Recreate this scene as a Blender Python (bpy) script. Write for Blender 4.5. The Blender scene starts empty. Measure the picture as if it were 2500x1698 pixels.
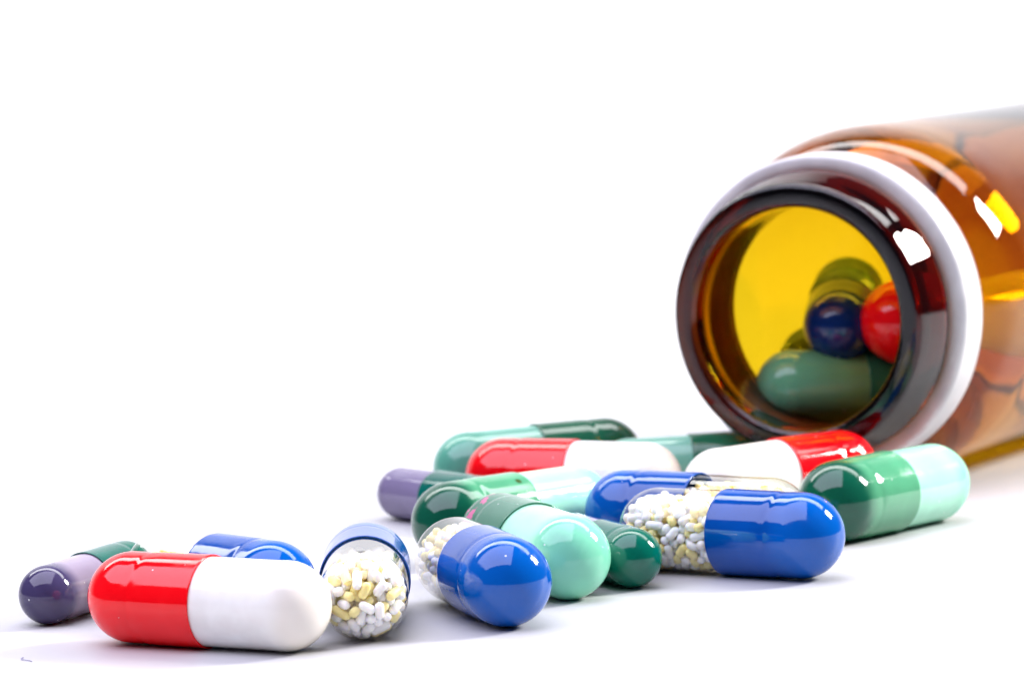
import bpy, math, random
import numpy as np
from mathutils import Vector, Matrix, Euler

# ------------------------------------------------------------------ camera, world, lamps, exposure
# all lengths below are millimetres; U turns them into metres (the scene is at real size)
U = 0.001
scene = bpy.context.scene
COL = scene.collection
random.seed(7)

CAM_H, CAM_PITCH, CAM_ROLL, CAM_FPX = 57.594, 0.0979032, 0.0399769, 10615.15   # focal length in pixels of a 2500 px wide frame
cam_data = bpy.data.cameras.new('camera')
cam = bpy.data.objects.new('camera', cam_data)
COL.objects.link(cam)
cam_data.sensor_width = 36.0
cam_data.lens = CAM_FPX / 2500.0 * 36.0
cam_data.clip_start = 0.02
cam_data.clip_end = 20.0
up0 = Vector((0, math.sin(CAM_PITCH), math.cos(CAM_PITCH)))
fw0 = Vector((0, math.cos(CAM_PITCH), -math.sin(CAM_PITCH)))
xc = Vector((1, 0, 0)) * math.cos(CAM_ROLL) - up0 * math.sin(CAM_ROLL)
yc = Vector((1, 0, 0)) * math.sin(CAM_ROLL) + up0 * math.cos(CAM_ROLL)
m = Matrix((xc, yc, -fw0)).transposed().to_4x4()
m.translation = Vector((0, 0, CAM_H * U))
cam.matrix_world = m
cam_data.dof.use_dof = True
cam_data.dof.focus_distance = 362 * U
cam_data.dof.aperture_fstop = cam_data.lens / 2.3
cam_data.dof.aperture_blades = 0
scene.camera = cam

world = bpy.data.worlds.new('World')
scene.world = world
world.use_nodes = True
bg = world.node_tree.nodes['Background']
bg.inputs[0].default_value = (0.42, 0.40, 0.62, 1)          # the dim studio room around the set
bg.inputs[1].default_value = 0.11

def area_lamp(name, loc, target, sx, sy, radiance, color=(1, 1, 1), twist=0.0):
    d = bpy.data.lights.new(name, 'AREA')
    d.shape = 'RECTANGLE'
    d.size, d.size_y = sx * U, sy * U
    d.energy = radiance * math.pi * sx * sy * U * U
    d.color = color
    o = bpy.data.objects.new(name, d)
    COL.objects.link(o)
    o.location = Vector(loc) * U
    dirv = (Vector(target) - Vector(loc)).normalized()
    q = dirv.to_track_quat('-Z', 'Y').to_matrix() @ Matrix.Rotation(twist, 3, 'Z')
    o.rotation_euler = q.to_euler()
    return o

# big overhead softbox, a smaller softbox low on the right, an added unseen light to whiten the sweep
area_lamp('overhead_softbox', (-235, 275, 400), (-235, 275, 0), 680, 470, 4.5, (0.82, 0.80, 1.0), math.radians(0))
area_lamp('right_softbox', (450, 505, 300), (0, 375, 0), 110, 140, 112.0, (1.0, 0.975, 0.94))
area_lamp('added_backdrop_light', (-60, 650, 400), (-40, 720, 0), 900, 150, 8.0, (1, 1, 1))

scene.view_settings.view_transform = 'Standard'
scene.view_settings.look = 'None'
scene.view_settings.exposure = 0.0
scene.view_settings.gamma = 1.0
scene.render.engine = 'CYCLES'
cy = scene.cycles
cy.use_denoising = True
try:
    cy.denoiser = 'OPENIMAGEDENOISE'
except Exception:
    pass
cy.max_bounces = 20
cy.diffuse_bounces = 5
cy.glossy_bounces = 8
cy.transmission_bounces = 16
cy.transparent_max_bounces = 24
cy.caustics_refractive = True
cy.caustics_reflective = False
cy.sample_clamp_indirect = 30.0
cy.blur_glossy = 0.3

# ------------------------------------------------------------------ materials
def new_mat(name):
    mt = bpy.data.materials.new(name)
    mt.use_nodes = True
    nt = mt.node_tree
    nt.nodes.clear()
    out = nt.nodes.new('ShaderNodeOutputMaterial')
    return mt, nt, out

def principled(nt, color=None, rough=0.1, ior=1.5, sss=0.0, sss_r=(1, 1, 1), sss_scale=0.8):
    p = nt.nodes.new('ShaderNodeBsdfPrincipled')
    if color is not None:
        p.inputs['Base Color'].default_value = (*color, 1)
    p.inputs['Roughness'].default_value = rough
    p.inputs['IOR'].default_value = ior
    p.inputs['Subsurface Weight'].default_value = sss
    p.inputs['Subsurface Radius'].default_value = sss_r
    p.inputs['Subsurface Scale'].default_value = sss_scale * U
    return p

def mixrgb(nt, fac, a, b):
    n = nt.nodes.new('ShaderNodeMix')
    n.data_type = 'RGBA'
    for sock, val in ((n.inputs[0], fac), (n.inputs[6], a), (n.inputs[7], b)):
        if isinstance(val, bpy.types.NodeSocket):
            nt.links.new(val, sock)
        elif isinstance(val, (int, float)):
            sock.default_value = val
        else:
            sock.default_value = (*val, 1)
    return n.outputs[2]

def math_node(nt, op, a, b=None, c=None, clamp=False):
    n = nt.nodes.new('ShaderNodeMath')
    n.operation = op
    n.use_clamp = clamp
    for i, v in enumerate((a, b, c)):
        if v is None:
            continue
        if isinstance(v, bpy.types.NodeSocket):
            nt.links.new(v, n.inputs[i])
        else:
            n.inputs[i].default_value = v
    return n.outputs[0]

def smooth(nt, v, lo, hi):
    n = nt.nodes.new('ShaderNodeMapRange')
    n.interpolation_type = 'SMOOTHSTEP'
    nt.links.new(v, n.inputs[0])
    n.inputs[1].default_value = lo
    n.inputs[2].default_value = hi
    return n.outputs[0]

def obj_xyz(nt):
    tc = nt.nodes.new('ShaderNodeTexCoord')
    s = nt.nodes.new('ShaderNodeSeparateXYZ')
    nt.links.new(tc.outputs['Object'], s.inputs[0])
    return tc.outputs['Object'], s.outputs

def specks(nt, vec, scale, radius, density, dist='EUCLIDEAN'):
    """1 inside sparse little dots"""
    v = nt.nodes.new('ShaderNodeTexVoronoi')
    v.inputs['Scale'].default_value = scale
    nt.links.new(vec, v.inputs['Vector'])
    a = math_node(nt, 'LESS_THAN', v.outputs['Distance'], radius)
    sep = nt.nodes.new('ShaderNodeSeparateColor')
    nt.links.new(v.outputs['Color'], sep.inputs[0])
    b = math_node(nt, 'LESS_THAN', sep.outputs[0], density)
    return math_node(nt, 'MULTIPLY', a, b)

def add_fine_bump(nt, vec, p, strength=0.08, scale=900.0, dist=0.00004):
    n = nt.nodes.new('ShaderNodeTexNoise')
    n.inputs['Scale'].default_value = scale
    n.inputs['Detail'].default_value = 2.0
    nt.links.new(vec, n.inputs['Vector'])
    b = nt.nodes.new('ShaderNodeBump')
    b.inputs['Strength'].default_value = strength
    b.inputs['Distance'].default_value = dist
    nt.links.new(n.outputs['Fac'], b.inputs['Height'])
    nt.links.new(b.outputs[0], p.inputs['Normal'])

def gelatin(name, end_color, fill_color=None, lo=0.0, hi=1.0, side=1, sss=0.25, rough=0.07, print_marks=None, speck=None, dust=0.05):
    """Opaque gelatin shell. end_color is the colour of the empty end of the shell, fill_color where powder or the
    inner shell lies under it (from |x| = hi inwards, in mm along the capsule's own axis)."""
    mt, nt, out = new_mat(name)
    vec, xyz = obj_xyz(nt)
    p = principled(nt, end_color, rough, 1.51, sss, (1.0, 0.8, 0.8), 0.7)
    # gentle mottling of the dyed gelatin
    nz = nt.nodes.new('ShaderNodeTexNoise')
    nz.inputs['Scale'].default_value = 260.0
    nz.inputs['Detail'].default_value = 3.0
    nt.links.new(vec, nz.inputs['Vector'])
    if fill_color is None:
        base = mixrgb(nt, smooth(nt, nz.outputs['Fac'], 0.35, 0.7), end_color, tuple(min(1, c * 1.12 + 0.004) for c in end_color))
    else:
        x = math_node(nt, 'MULTIPLY', xyz[0], side)
        x = math_node(nt, 'ADD', x, math_node(nt, 'MULTIPLY', math_node(nt, 'SUBTRACT', nz.outputs['Fac'], 0.5), 2.4 * U))
        f = smooth(nt, x, lo * U, hi * U)
        fl = mixrgb(nt, smooth(nt, nz.outputs['Fac'], 0.35, 0.7), fill_color, tuple(min(1, c * 1.15) for c in fill_color))
        base = mixrgb(nt, f, fl, end_color)
    if print_marks is not None:
        pm = nt.nodes.new('ShaderNodeTexNoise')
        pm.inputs['Scale'].default_value = 700.0
        pm.inputs['Detail'].default_value = 4.0
        nt.links.new(vec, pm.inputs['Vector'])
        x0, x1, col = print_marks
        band = math_node(nt, 'MULTIPLY', smooth(nt, xyz[0], (x0 - 0.15) * U, (x0 + 0.15) * U),
                         math_node(nt, 'SUBTRACT', 1.0, smooth(nt, xyz[0], (x1 - 0.15) * U, (x1 + 0.15) * U)))
        msk = math_node(nt, 'MULTIPLY', band, smooth(nt, pm.outputs['Fac'], 0.50, 0.56))
        base = mixrgb(nt, msk, base, col)
    if speck is not None:
        sx, sy, sz, rad, col = speck
        d = nt.nodes.new('ShaderNodeVectorMath')
        d.operation = 'DISTANCE'
        nt.links.new(vec, d.inputs[0])
        d.inputs[1].default_value = (sx * U, sy * U, sz * U)
        k = math_node(nt, 'SUBTRACT', 1.0, smooth(nt, d.outputs['Value'], rad * 0.4 * U, rad * U))
        base = mixrgb(nt, k, base, col)
    if dust:
        sp = specks(nt, vec, 1100.0, 0.10, dust * 1.5)
        base = mixrgb(nt, math_node(nt, 'MULTIPLY', sp, 0.75), base, (0.8, 0.82, 0.85))
    nt.links.new(base, p.inputs['Base Color'])
    # handling smears: the polish is not the same everywhere
    rn = nt.nodes.new('ShaderNodeTexNoise')
    rn.inputs['Scale'].default_value = 420.0
    rn.inputs['Detail'].default_value = 5.0
    rn.inputs['Distortion'].default_value = 1.2
    nt.links.new(vec, rn.inputs['Vector'])
    nt.links.new(math_node(nt, 'MULTIPLY_ADD', smooth(nt, rn.outputs['Fac'], 0.45, 0.75), 0.12, rough), p.inputs['Roughness'])
    add_fine_bump(nt, vec, p, 0.14, 700.0)
    nt.links.new(p.outputs[0], out.inputs[0])
    return mt

def clear_gelatin(name):
    mt, nt, out = new_mat(name)
    lw = nt.nodes.new('ShaderNodeLayerWeight')
    lw.inputs['Blend'].default_value = 0.5
    f = math_node(nt, 'POWER', lw.outputs['Facing'], 4.0)
    col = mixrgb(nt, f, (0.995, 0.99, 0.98), (0.88, 0.80, 0.64))
    tr = nt.nodes.new('ShaderNodeBsdfTransparent')
    nt.links.new(col, tr.inputs[0])
    gl = nt.nodes.new('ShaderNodeBsdfGlossy')
    gl.inputs['Roughness'].default_value = 0.06
    fr = nt.nodes.new('ShaderNodeFresnel')
    fr.inputs['IOR'].default_value = 1.5
    k = math_node(nt, 'MULTIPLY', fr.outputs[0], 1.6, clamp=True)
    # on the inner side of a thin wall Fresnel must not see the total reflection of a solid
    geo = nt.nodes.new('ShaderNodeNewGeometry')
    k = math_node(nt, 'MULTIPLY', k, math_node(nt, 'SUBTRACT', 1.0, geo.outputs['Backfacing']))
    mx = nt.nodes.new('ShaderNodeMixShader')
    nt.links.new(k, mx.inputs[0])
    nt.links.new(tr.outputs[0], mx.inputs[1])
    nt.links.new(gl.outputs[0], mx.inputs[2])
    nt.links.new(mx.outputs[0], out.inputs[0])
    return mt

M = {}
M['red'] = gelatin('red_gelatin', (0.94, 0.001, 0.006), sss=0.04, dust=0.10)
M['white'] = gelatin('white_gelatin', (0.86, 0.81, 0.73), (0.89, 0.87, 0.82), 7.0, 9.2, -1, sss=0.3, dust=0.0)
M['blue'] = gelatin('blue_gelatin', (0.0, 0.092, 0.42), (0.0, 0.064, 0.33), 5.5, 7.5, 1, sss=0.04, dust=0.10)
M['green'] = gelatin('green_gelatin', (0.003, 0.085, 0.046), (0.080, 0.31, 0.165), 5.8, 8.3, 1, sss=0.1, dust=0.08)
M['green_spot'] = gelatin('green_gelatin_specked', (0.003, 0.085, 0.046), (0.080, 0.31, 0.165), 5.8, 8.3, 1, sss=0.1,
                          speck=(1.0, 2.0, 3.3, 0.45, (0.05, 0.09, 0.02)), dust=0.05)
M['green_print'] = gelatin('green_gelatin_printed', (0.01, 0.13, 0.07), (0.03, 0.16, 0.095), 5.5, 8.0, 1, sss=0.1,
                           print_marks=(6.2, 8.4, (0.55, 0.10, 0.26)), dust=0.12)
M['dark_green'] = gelatin('dark_green_gelatin', (0.006, 0.075, 0.035), (0.012, 0.11, 0.055), 5.0, 8.0, 1, sss=0.05)
M['teal'] = gelatin('teal_gelatin', (0.0, 0.115, 0.075), (0.0, 0.10, 0.075), 4.0, 7.0, 1, sss=0.1, dust=0.12)
M['mint'] = gelatin('mint_gelatin', (0.22, 0.64, 0.43), (0.36, 0.72, 0.53), 6.0, 9.0, -1, sss=0.35, dust=0.06)
M['amber_lit_mint'] = gelatin('amber_lit_mint_gelatin', (0.13, 0.40, 0.24), (0.15, 0.30, 0.11), 1.0, 7.5, -1, sss=0.1)  # mint shell, the bottle's amber light painted in towards the cap
M['sea'] = gelatin('sea_green_gelatin', (0.10, 0.36, 0.255), (0.17, 0.44, 0.33), 5.0, 8.0, -1, sss=0.2)
M['purple'] = gelatin('purple_gelatin', (0.055, 0.044, 0.115), (0.28, 0.235, 0.32), 4.2, 6.6, -1, sss=0.2, dust=0.12)
M['lavender'] = gelatin('lavender_gelatin', (0.14, 0.115, 0.21), (0.185, 0.155, 0.265), 5.0, 8.0, -1, sss=0.2)
M['amber_lit_green'] = gelatin('amber_lit_green_gelatin', (0.015, 0.06, 0.015), sss=0.0, rough=0.38)  # green shell with the bottle's amber shade put into its colour
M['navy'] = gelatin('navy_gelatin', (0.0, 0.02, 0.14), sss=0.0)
M['clear'] = clear_gelatin('clear_gelatin')

def pellet_mat(name, col):
    mt, nt, out = new_mat(name)
    vec, xyz = obj_xyz(nt)
    p = principled(nt, col, 0.45, 1.45, 0.7, (1, 0.8, 0.45), 0.7)
    n = nt.nodes.new('ShaderNodeTexNoise')
    n.inputs['Scale'].default_value = 2500.0
    nt.links.new(vec, n.inputs['Vector'])
    base = mixrgb(nt, n.outputs['Fac'], tuple(c * 0.93 for c in col), tuple(min(1, c * 1.05) for c in col))
    nt.links.new(base, p.inputs['Base Color'])
    nt.links.new(p.outputs[0], out.inputs[0])
    return mt
M['pellet_white'] = pellet_mat('white_pellet_coating', (0.98, 0.97, 0.945))
M['pellet_cream'] = pellet_mat('cream_pellet_coating', (0.97, 0.80, 0.36))

def amber_glass():
    mt, nt, out = new_mat('amber_glass')
    vec, xyz = obj_xyz(nt)
    g = nt.nodes.new('ShaderNodeBsdfGlass')
    g.inputs['IOR'].default_value = 1.5
    g.inputs['Roughness'].default_value = 0.0
    n = nt.nodes.new('ShaderNodeTexNoise')
    n.inputs['Scale'].default_value = 55.0
    n.inputs['Detail'].default_value = 1.5
    nt.links.new(vec, n.inputs['Vector'])
    b = nt.nodes.new('ShaderNodeBump')
    b.inputs['Distance'].default_value = 0.0006
    nt.links.new(math_node(nt, 'MULTIPLY', smooth(nt, xyz[0], 0.012, 0.020), 0.0), b.inputs['Strength'])
    nt.links.new(n.outputs['Fac'], b.inputs['Height'])
    nt.links.new(b.outputs[0], g.inputs['Normal'])
    nt.links.new(g.outputs[0], out.inputs['Surface'])
    v = nt.nodes.new('ShaderNodeVolumeAbsorption')
    # sigma = (1 - colour) * density
    a = np.array((0.23, 0.56, 4.0)) / U          # per metre
    d = float(a.max())
    v.inputs['Density'].default_value = d
    v.inputs['Color'].default_value = (1 - a[0] / d, 1 - a[1] / d, 1 - a[2] / d, 1)
    nt.links.new(v.outputs[0], out.inputs['Volume'])
    return mt
M['amber'] = amber_glass()

def ring_mat():
    mt, nt, out = new_mat('white_ring_plastic')
    vec, xyz = obj_xyz(nt)
    p = principled(nt, (0.80, 0.79, 0.81), 0.32, 1.5, 0.2, (1, 1, 1), 1.2)
    n = nt.nodes.new('ShaderNodeTexNoise')
    n.inputs['Scale'].default_value = 220.0
    n.inputs['Detail'].default_value = 5.0
    nt.links.new(vec, n.inputs['Vector'])
    base = mixrgb(nt, smooth(nt, n.outputs['Fac'], 0.3, 0.75), (0.54, 0.53, 0.54), (0.70, 0.69, 0.69))
    nt.links.new(base, p.inputs['Base Color'])
    add_fine_bump(nt, vec, p, 0.3, 600, 0.0001)
    nt.links.new(p.outputs[0], out.inputs[0])
    return mt
M['ring'] = ring_mat()

def paper_mat():
    mt, nt, out = new_mat('white_paper')
    vec, xyz = obj_xyz(nt)
    p = principled(nt, (0.49, 0.49, 0.5), 0.5, 1.4)
    n = nt.nodes.new('ShaderNodeTexNoise')
    n.inputs['Scale'].default_value = 1800.0
    n.inputs['Detail'].default_value = 4.0
    nt.links.new(vec, n.inputs['Vector'])
    base = mixrgb(nt, n.outputs['Fac'], (0.475, 0.475, 0.485), (0.505, 0.505, 0.515))
    nt.links.new(base, p.inputs['Base Color'])
    b = nt.nodes.new('ShaderNodeBump')
    b.inputs['Strength'].default_value = 0.25
    b.inputs['Distance'].default_value = 0.00005
    nt.links.new(n.outputs['Fac'], b.inputs['Height'])
    nt.links.new(b.outputs[0], p.inputs['Normal'])
    nt.links.new(p.outputs[0], out.inputs[0])
    return mt
M['paper'] = paper_mat()

# ------------------------------------------------------------------ mesh helpers
def mesh_from(name, V, F, mat, smooth_shade=True):
    me = bpy.data.meshes.new(name)
    me.from_pydata([tuple(v) for v in (np.asarray(V) * U)], [], F)
    if smooth_shade:
        me.polygons.foreach_set('use_smooth', [True] * len(me.polygons))
    me.materials.append(mat)
    me.update()
    return me

def lathe(profile, segs, wobble=None, close_start=False, close_end=False, loop=False):
    """profile: list of (x, r) turned about the x axis"""
    V, F, rows = [], [], []
    for (x, r) in profile:
        if r < 1e-6:
            rows.append([len(V)])
            V.append((x, 0, 0))
            continue
        row = []
        for k in range(segs):
            a = 2 * math.pi * k / segs
            dr = wobble(x, a) if wobble else 0.0
            row.append(len(V))
            V.append((x, (r + dr) * math.cos(a), (r + dr) * math.sin(a)))
        rows.append(row)
    pairs = list(zip(rows[:-1], rows[1:]))
    if loop:
        pairs.append((rows[-1], rows[0]))
    for A, B in pairs:
        if len(A) == 1 and len(B) == 1:
            continue
        for k in range(segs):
            j = (k + 1) % segs
            if len(A) == 1:
                F.append((A[0], B[j], B[k]))
            elif len(B) == 1:
                F.append((A[k], A[j], B[0]))
            else:
                F.append((A[k], A[j], B[j], B[k]))
    return V, F

def link(name, me, parent=None):
    o = bpy.data.objects.new(name, me)
    COL.objects.link(o)
    if parent is not None:
        o.parent = parent
    return o

def flip(F):
    return [tuple(reversed(f)) for f in F]

# ------------------------------------------------------------------ the setting: one white sheet swept up behind the table
pts = [(-260, 0.0)]
for y in (0, 200, 400, 520, 640):
    pts.append((y, 0.0))
for k in range(1, 17):
    a = k / 16 * math.pi / 2
    pts.append((640 + 220 * math.sin(a), 220 - 220 * math.cos(a)))
pts.append((860, 430))
V, F = [], []
xs = np.linspace(-1000, 1000, 9)
for (y, z) in pts:
    for x in xs:
        V.append((x, y, z))
for i in range(len(pts) - 1):
    for j in range(len(xs) - 1):
        a = i * len(xs) + j
        F.append((a, a + 1, a + 1 + len(xs), a + len(xs)))
sweep = link('white_tabletop', mesh_from('white_tabletop', V, F, M['paper']))
sweep['kind'] = 'structure'
sweep['label'] = 'bright white tabletop sheet sweeping up behind everything'

# ------------------------------------------------------------------ capsules
SIZES = {'big': (3.82, 3.67, 14.6), 'small': (2.65, 2.53, 12.8), 'medium': (3.20, 3.07, 12.8), 'large': (4.30, 4.12, 15.0)}

def wob(seed, amp):
    r = random.Random(seed)
    terms = [(r.uniform(0.35, 1.1), r.randint(1, 4), r.uniform(0, 6.28), r.uniform(0.5, 1)) for _ in range(6)]
    def f(x, a):
        return amp * sum(w * math.sin(kx * x + ka * a + ph) for kx, ka, ph, w in terms) / 3
    return f

def cap_mesh(size, mat, seed):
    RC, RB, Lc = SIZES[size]
    h = Lc / 2
    gx = h - 1.7 * RC / 3.82                         # the locking groove near the dome
    gw = 0.32
    base = wob(seed, 0.010)
    r = random.Random(seed + 50)
    dents = [(r.uniform(0, 6.28), r.uniform(0.6, 1.0)) for _ in range(3)]
    def w(x, a):
        fade = max(0.0, min(1.0, (h + RC - x) / 2.0))
        d = base(x, a) * fade
        for a0, s in dents:                          # faint pre-lock dimples beside the groove
            da = (a - a0 + math.pi) % (2 * math.pi) - math.pi
            d -= 0.035 * s * math.exp(-(da * RC / 0.55) ** 2 - ((x - gx + 0.75) / 0.5) ** 2)
        return d
    prof = []
    x0 = -0.25
    t = RC - RB - 0.03
    prof.append((x0 + 2.0, RB + 0.02))
    prof.append((x0 + 0.02, RB + 0.02))
    prof.append((x0, RB + 0.035))
    prof.append((x0 - 0.01, RC - 0.05))
    prof.append((x0 + 0.012, RC - 0.015))
    prof.append((x0 + 0.05, RC))
    n = 44
    for k in range(1, n):
        x = x0 + 0.05 + (h - x0 - 0.05) * k / n
        rr = RC * (1 - 0.010 * max(0, (x - x0)) / (h - x0))
        rr -= 0.040 * math.exp(-((x - gx) / gw) ** 2)
        rr -= 0.030 / (1 + math.exp(-(x - gx) / 0.18))
        prof.append((x, rr))
    re = RC * 0.99 - 0.030
    n = 26
    for k in range(n + 1):
        a = k / n * math.pi / 2
        prof.append((h + RC * math.sin(a), re * math.cos(a) if k < n else 0.0))
    V, F = lathe(prof, 112, w)
    return mesh_from('cap', V, F, mat)

def body_mesh(size, mat, seed):
    RC, RB, Lc = SIZES[size]
    h = Lc / 2
    base = wob(seed + 9, 0.008)
    def w(x, a):
        return base(x, a) * max(0.0, min(1.0, (x + h + RB) / 2.0))
    prof = []
    n = 26
    for k in range(n + 1):
        a = (1 - k / n) * math.pi / 2
        prof.append((-h - RB * math.sin(a), RB * math.cos(a) if k > 0 else 0.0))
    n = 30
    for k in range(1, n + 1):
        x = -h + (h - 0.6 + h) * k / n
        prof.append((x, RB - 0.02))
    V, F = lathe(prof, 96, w)
    return mesh_from('body', V, F, mat)

# --- pellets: a relaxed packing of short rounded rods inside the clear shell
def pack(seed, size='big', n=540, iters=150):
    RC, RB, Lc = SIZES[size]
    rg = np.random.default_rng(seed)
    R = RB - 0.16
    h = Lc / 2
    xmax = 2.6
    r0 = 0.375
    L = rg.choice([0.25, 0.45, 0.7, 1.05], n, p=[0.18, 0.30, 0.32, 0.20])   # half of the core is L/2
    P = np.column_stack([rg.uniform(-h - R * 0.6, xmax, n), rg.uniform(-1, 1, (n, 2)) * R * 0.66])
    D = rg.normal(size=(n, 3))
    D /= np.linalg.norm(D, axis=1)[:, None]
    offs = np.array([-0.5, 0.0, 0.5])
    idx = np.repeat(np.arange(n), 3)
    same = idx[:, None] == idx[None, :]
    for it in range(iters):
        S = (P[:, None, :] + D[:, None, :] * (L[:, None] * offs)[:, :, None]).reshape(-1, 3).astype(np.float32)
        sq = (S ** 2).sum(1)
        d2 = sq[:, None] + sq[None, :] - 2 * S @ S.T
        d2[same] = 9
        ii, jj = np.where(d2 < (2 * r0) ** 2)
        dv = S[ii] - S[jj]
        dd = np.sqrt(np.maximum((dv ** 2).sum(1), 1e-8))
        push = dv / dd[:, None] * ((2 * r0 - dd) * 0.30)[:, None]
        acc = np.zeros_like(S)
        np.add.at(acc, ii, push)
        # keep inside the shell
        q = S.copy()
        q[:, 0] = np.where(S[:, 0] < -h, S[:, 0] + h, 0)
        rr = np.linalg.norm(q, axis=1)
        over = np.maximum(rr - (R - r0), 0)
        acc -= q / np.maximum(rr, 1e-6)[:, None] * over[:, None]
        acc[:, 0] -= np.maximum(S[:, 0] - xmax, 0) * 0.8
        if it < iters * 0.7:
            acc[:, 2] -= 0.003
        A3 = acc.reshape(n, 3, 3)
        P += A3.mean(1) * 1.6
        tq = (A3 * offs[None, :, None]).sum(1)
        D += tq * 1.2 / np.maximum(L, 0.3)[:, None]
        D /= np.linalg.norm(D, axis=1)[:, None]
    cream = rg.random(n) < 0.27
    return P, D, L, cream, r0

def pellet_mesh(Lcore, mat, r0=0.385):
    segs = 12
    h = Lcore / 2 + 0.10
    prof = [(-h - r0 * 0.72, 0.0), (-h - r0 * 0.62, r0 * 0.48), (-h - r0 * 0.28, r0 * 0.86), (-h + 0.05, r0),
            (h - 0.05, r0), (h + r0 * 0.28, r0 * 0.86), (h + r0 * 0.62, r0 * 0.48), (h + r0 * 0.72, 0.0)]
    V, F = lathe(prof, segs)
    return mesh_from('pellet', V, F, mat)

PELLET = {}
for Lc_ in (0.25, 0.45, 0.7, 1.05):
    for c_ in (False, True):
        PELLET[(Lc_, c_)] = pellet_mesh(Lc_, M['pellet_cream' if c_ else 'pellet_white'])
PACKS = {1: pack(11), 2: pack(23)}

def add_pellets(root, frame, pk, limit=230, zmax=9.0):
    """frame: matrix of the capsule axis in the root's space"""
    P, D, L, cream, r0 = PACKS[pk]
    RC, RB, Lc = SIZES['big']
    h = Lc / 2
    depth = []
    for p in P:
        q = np.array([min(p[0] + h, 0), p[1], p[2]])
        d = RB - np.linalg.norm(q)
        if p[0] > 0.3:
            d += 3                                    # under the opaque cap
        depth.append(d)
    order = [i for i in np.argsort(depth) if P[i][2] < zmax]
    rest_V, rest_F, rest_M = [], [], []
    for rank, i in enumerate(order):
        q = Vector((1, 0, 0)).rotation_difference(Vector(D[i]))
        mt = Matrix.Translation(Vector(P[i]) * U) @ q.to_matrix().to_4x4()
        if rank < limit:
            o = link('pellet', PELLET[(float(L[i]), bool(cream[i]))], root)
            o.matrix_local = frame @ mt
        else:
            me = PELLET[(float(L[i]), bool(cream[i]))]
            b = len(rest_V)
            rest_V += [tuple(mt @ v.co) for v in me.vertices]
            rest_F += [tuple(b + k for k in pl.vertices) for pl in me.polygons]
            rest_M += [1] * len(me.polygons)  # all cream: paints the warm bounced light seen in the gaps
    me = bpy.data.meshes.new('inner_pellets')
    me.from_pydata(rest_V, [], rest_F)
    me.materials.append(M['pellet_white'])
    me.materials.append(M['pellet_cream'])
    me.polygons.foreach_set('material_index', rest_M)
    me.polygons.foreach_set('use_smooth', [True] * len(me.polygons))
    o = link('inner_pellets', me, root)
    o.matrix_local = frame
    o['kind'] = 'stuff'

MESHES = {}
def capsule(size, x, y, yaw, cap, body, label, group, roll=0.0, pellets=0, seed=1, limit=230, z=None, tilt=None, zmax=9.0):
    """x, y: middle of the capsule on the table; yaw: where its cap points (degrees)"""
    RC, RB, Lc = SIZES[size]
    root = bpy.data.objects.new('capsule', None)
    root.empty_display_size = 0.004
    COL.objects.link(root)
    root.location = (x * U, y * U, (0 if z is None else z) * U)
    root.rotation_euler = (0, 0, math.radians(yaw))
    root['label'] = label
    root['category'] = 'capsule'
    root['group'] = group
    if tilt is None:
        tl = math.asin((RC - RB) / Lc)
        frame = Matrix.Translation((0, 0, (RC + RB) / 2 * U)) @ Matrix.Rotation(-tl, 4, 'Y')
    else:
        frame = Matrix.Rotation(-math.radians(tilt), 4, 'Y')
    spin = frame @ Matrix.Rotation(math.radians(roll), 4, 'X')
    for part, mat, fn in (('body', body, body_mesh), ('cap', cap, cap_mesh)):
        key = (part, size, mat, seed)
        if key not in MESHES:
            MESHES[key] = fn(size, M[mat], seed)
        o = link(part, MESHES[key], root)
        o.matrix_local = spin
    if pellets:
        add_pellets(root, frame, pellets, limit, zmax)
    return root

TG = 'capsules scattered on the white tabletop'
BG_ = 'capsules still inside the amber bottle'
# front row
capsule('big', -25.31, 348.6, 151.3, 'red', 'white',
        'glossy red and white capsule lying in front of all others, closest to the left', TG, roll=20, seed=1)
capsule('small', -37.26, 369.65, 64.7, 'teal', 'purple',
        'small grey purple capsule with dark teal cap, behind the front red and white one', TG, roll=70, seed=2)
capsule('big', -25.3, 361.0, 310.1, 'blue', 'clear',
        'blue capped clear capsule mostly hidden behind the front red and white capsule', TG, roll=130, pellets=2, seed=3, limit=150, zmax=1.6)
capsule('big', -12.95, 356.4, 90.8, 'blue', 'clear',
        'clear capsule of white and cream pellets with its clear end facing front, blue cap behind', TG, roll=10, pellets=1, seed=4)
capsule('big', -3.30, 359.61, 286.4, 'blue', 'clear',
        'blue capped pellet capsule pointing its shiny blue end forward, beside the mint one', TG, roll=200, pellets=2, seed=5)
# middle
capsule('big', 1.25, 372.69, 112.4, 'green_print', 'mint',
        'mint capsule pointing its mint end forward, cap with pink print traces', TG, roll=35, seed=6)
capsule('small', 7.25, 376.82, 291.7, 'teal', 'lavender',
        'small dark teal and lilac capsule pointing forward between mint and pellet capsules', TG, roll=0, seed=7)
capsule('big', 18.38, 376.3, 324.5, 'blue', 'clear',
        'clear capsule full of white and yellow pellets with blue cap on its right', TG, roll=60, pellets=1, seed=8, limit=250)
capsule('big', 16.08, 388.2, 149.1, 'blue', 'clear',
        'blue and clear capsule directly behind the pellet filled blue one, blue end to the left', TG, roll=90, pellets=2, seed=9, limit=150, zmax=2.6)
capsule('big', -0.48, 393.6, 221.5, 'green_spot', 'mint',
        'mint and green capsule with a tiny dark speck, its green end to the left', TG, roll=0, seed=10)
capsule('small', -7.42, 415.35, 306.2, 'teal', 'lavender',
        'small lilac and dark teal capsule sticking out left behind the green one', TG, roll=0, seed=11)
capsule('big', 33.94, 398.34, 229.5, 'green', 'mint',
        'green and mint capsule at the right in front of the bottle', TG, roll=0, seed=12)
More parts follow.
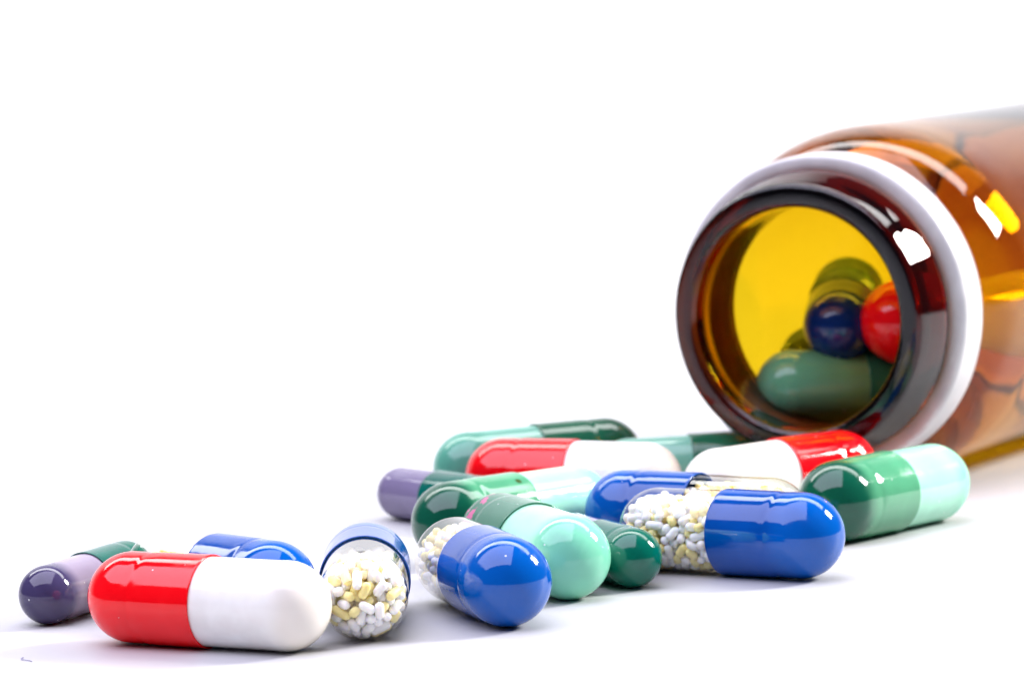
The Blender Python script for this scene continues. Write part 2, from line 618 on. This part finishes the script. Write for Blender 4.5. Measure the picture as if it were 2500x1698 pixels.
# back
capsule('big', 5.49, 417.0, 157.2, 'red', 'white',
        'red and white capsule in the middle of the back, red end to the left', TG, roll=0, seed=13)
capsule('big', 25.08, 411.5, 36.3, 'red', 'white',
        'white and red capsule just under the bottle mouth, red end to the right', TG, roll=80, seed=14)
capsule('big', 2.1, 431.4, 21.9, 'dark_green', 'sea',
        'blurred sea green and dark green capsule farthest back behind the red and white one', TG, roll=0, seed=15)
capsule('medium', 17.4, 428.2, 5.5, 'dark_green', 'sea',
        'pale green and dark green capsule wedged between two red and white capsules at back', TG, roll=0, seed=16)

# ------------------------------------------------------------------ the amber bottle
BX, BY, BTH, RBOT = 27.64, 421.57, math.radians(60.48), 17.85
bottle = bpy.data.objects.new('pill_bottle', None)
COL.objects.link(bottle)
bottle.location = (BX * U, BY * U, 0)
bottle.rotation_euler = (0, 0, BTH)
bottle['label'] = 'open amber glass pill bottle lying on its side with a white ring round its neck'
bottle['category'] = 'bottle'

def arc(cx, cr, rad, a0, a1, n):
    return [(cx + rad * math.cos(math.radians(a0 + (a1 - a0) * k / n)), cr + rad * math.sin(math.radians(a0 + (a1 - a0) * k / n))) for k in range(n + 1)]
def bez(p0, p1, p2, p3, n):
    o = []
    for k in range(1, n + 1):
        t = k / n
        o.append(tuple((1 - t) ** 3 * p0[i] + 3 * (1 - t) ** 2 * t * p1[i] + 3 * (1 - t) * t * t * p2[i] + t ** 3 * p3[i] for i in (0, 1)))
    return o
prof = []
# lip: from the bore round the flat front face to the outside
prof += arc(0.8, 11.7, 0.8, 270, 180, 8)
prof += [(0.0, 12.0)]
prof += arc(0.75, 12.62, 0.75, 180, 107, 8)
prof += [(1.6, 13.60), (2.6, 13.90), (3.6, 14.17), (4.1, 14.29)]
prof += arc(4.4, 13.93, 0.42, 73, 0, 5)
prof += [(5.0, 13.3), (5.3, 13.15), (9.8, 13.15)]
prof += bez((9.8, 13.15), (10.4, 13.2), (10.5, 14.6), (11.6, 15.6), 8)
prof += bez((11.6, 15.6), (12.6, 16.6), (14.4, 17.4), (18.0, 17.78), 10)
prof += [(22.0, RBOT - 0.01), (30.0, RBOT - 0.01), (50, RBOT - 0.01), (66, RBOT - 0.01)]
prof += arc(66.5, RBOT - 3.01, 3.0, 90, 0, 10)
prof += [(69.5, 10.0), (68.2, 7.0), (67.8, 0.0)]
nout = len(prof)
prof += [(65.6, 0.0)][:0]
inner = [(65.4, 0.0), (65.6, 8.0), (66.0, 11.0)]
inner += arc(63.6, 14.2, 2.4, 20, 90, 8)
inner += [(50, 16.85), (30, 16.85), (20.5, 16.85)]
inner += bez((20.5, 16.85), (16.0, 16.2), (13.5, 15.2), (12.0, 13.7), 8)
inner += bez((12.0, 13.7), (11.0, 12.9), (10.2, 11.2), (8.6, 10.95), 8)
inner += [(6.5, 10.9), (3.0, 10.9), (1.2, 10.9)]
def glass_wob(x, a):
    k = max(0.0, min(1.0, (x - 12) / 8))
    return 0.02 * math.sin(2 * a + 0.5) + k * (0.03 * math.sin(3 * a + 0.13 * x) + 0.015 * math.sin(5 * a - 0.21 * x + 1))
V1, F1 = lathe(prof + inner, 160, lambda x, a: 0.0, loop=True)
# small waviness of blown glass, the same on both walls
V1 = [(x, y, z) if (y * y + z * z) < 1 else
      (x, y * (1 + glass_wob(x, math.atan2(z, y)) / math.hypot(y, z)), z * (1 + glass_wob(x, math.atan2(z, y)) / math.hypot(y, z))) for x, y, z in V1]
me = mesh_from('glass_body', V1, F1, M['amber'])
import bmesh
bm = bmesh.new()
bm.from_mesh(me)
bmesh.ops.remove_doubles(bm, verts=bm.verts, dist=1e-7)
bmesh.ops.recalc_face_normals(bm, faces=bm.faces)
bm.to_mesh(me)
bm.free()
g = link('glass_body', me, bottle)
g.location = (0, 0, RBOT * U)

ringp = [(5.45, 13.30), (5.45, 15.10)]
ringp += arc(5.95, 15.22, 0.5, 180, 95, 5)
ringp += [(7.4, 15.80), (8.9, 15.80)]
ringp += arc(9.25, 15.46, 0.35, 85, 0, 5)
ringp += [(9.6, 13.30)]
V, F = lathe(ringp, 160, lambda x, a: 0.03 * math.sin(3 * a + 1) + 0.02 * math.sin(7 * a), loop=True)
me = mesh_from('neck_ring', V, F, M['ring'])
bm = bmesh.new(); bm.from_mesh(me); bmesh.ops.recalc_face_normals(bm, faces=bm.faces); bm.to_mesh(me); bm.free()
r_ = link('neck_ring', me, bottle)
r_.location = (0, 0, RBOT * U)
r_['label'] = 'white plastic ring round the neck'

# ------------------------------------------------------------------ capsules inside the bottle
def in_bottle(size, end, yaw, tilt, which, cap, body, label, **kw):
    """end: world position (mm) of the dome centre that shows; which = 'cap' or 'body' says which dome that is"""
    RC, RB, Lc = SIZES[size]
    d = Vector((math.cos(math.radians(yaw)) * math.cos(math.radians(tilt)), math.sin(math.radians(yaw)) * math.cos(math.radians(tilt)), math.sin(math.radians(tilt))))
    c = Vector(end) - d * (Lc / 2) * (1 if which == 'cap' else -1)
    return capsule(size, c.x, c.y, yaw, cap, body, label, BG_, z=c.z, tilt=tilt, **kw)
in_bottle('big', (27.9, 433.0, 10.1), 12, -3, 'body', 'dark_green', 'amber_lit_mint',
          'mint green capsule lying lowest inside the bottle mouth', seed=12)
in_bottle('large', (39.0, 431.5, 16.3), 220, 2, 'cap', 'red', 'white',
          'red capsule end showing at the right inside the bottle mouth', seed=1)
in_bottle('big', (33.0, 434.0, 15.9), 262, -8, 'cap', 'navy', 'amber_lit_green',
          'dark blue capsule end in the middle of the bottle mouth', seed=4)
in_bottle('big', (34.1, 441.0, 17.6), 264, 5, 'cap', 'amber_lit_green', 'amber_lit_green',
          'dark green capsule, amber shade painted in, above and behind the dark blue one in the bottle', seed=15)
in_bottle('big', (31.0, 443.0, 11.4), 250, 3, 'cap', 'amber_lit_green', 'amber_lit_green',
          'green capsule, amber shade painted in, half hidden between the mint and dark blue ones in the bottle', seed=15)

# ------------------------------------------------------------------ a stray fibre on the table
def tube(points, r, segs=6):
    V, F = [], []
    pts = [Vector(p) for p in points]
    for i, p in enumerate(pts):
        t = (pts[min(i + 1, len(pts) - 1)] - pts[max(i - 1, 0)]).normalized()
        a = t.cross(Vector((0, 0, 1))).normalized()
        b = a.cross(t)
        for k in range(segs):
            w = 2 * math.pi * k / segs
            V.append(tuple(p + (a * math.cos(w) + b * math.sin(w)) * r))
    for i in range(len(pts) - 1):
        for k in range(segs):
            j = (k + 1) % segs
            F.append((i * segs + k, i * segs + j, (i + 1) * segs + j, (i + 1) * segs + k))
    F.append(tuple(reversed(range(segs))))
    F.append(tuple((len(pts) - 1) * segs + k for k in range(segs)))
    return V, F
mt, nt, out = new_mat('lint')
p = principled(nt, (0.25, 0.24, 0.42), 0.8)
nt.links.new(p.outputs[0], out.inputs[0])
V, F = tube([(-0.3, 1.5, 0.05), (-0.42, 0.9, 0.06), (-0.3, 0.3, 0.08), (0.0, 0.0, 0.08), (0.35, -0.2, 0.06), (0.6, -0.6, 0.05)], 0.035)
lint = link('fibre', mesh_from('fibre', V, F, mt))
lint.location = (-40.1 * U, 345.5 * U, 0)
lint['label'] = 'tiny curled grey fibre lying on the white tabletop by the left edge'
lint['category'] = 'fibre'
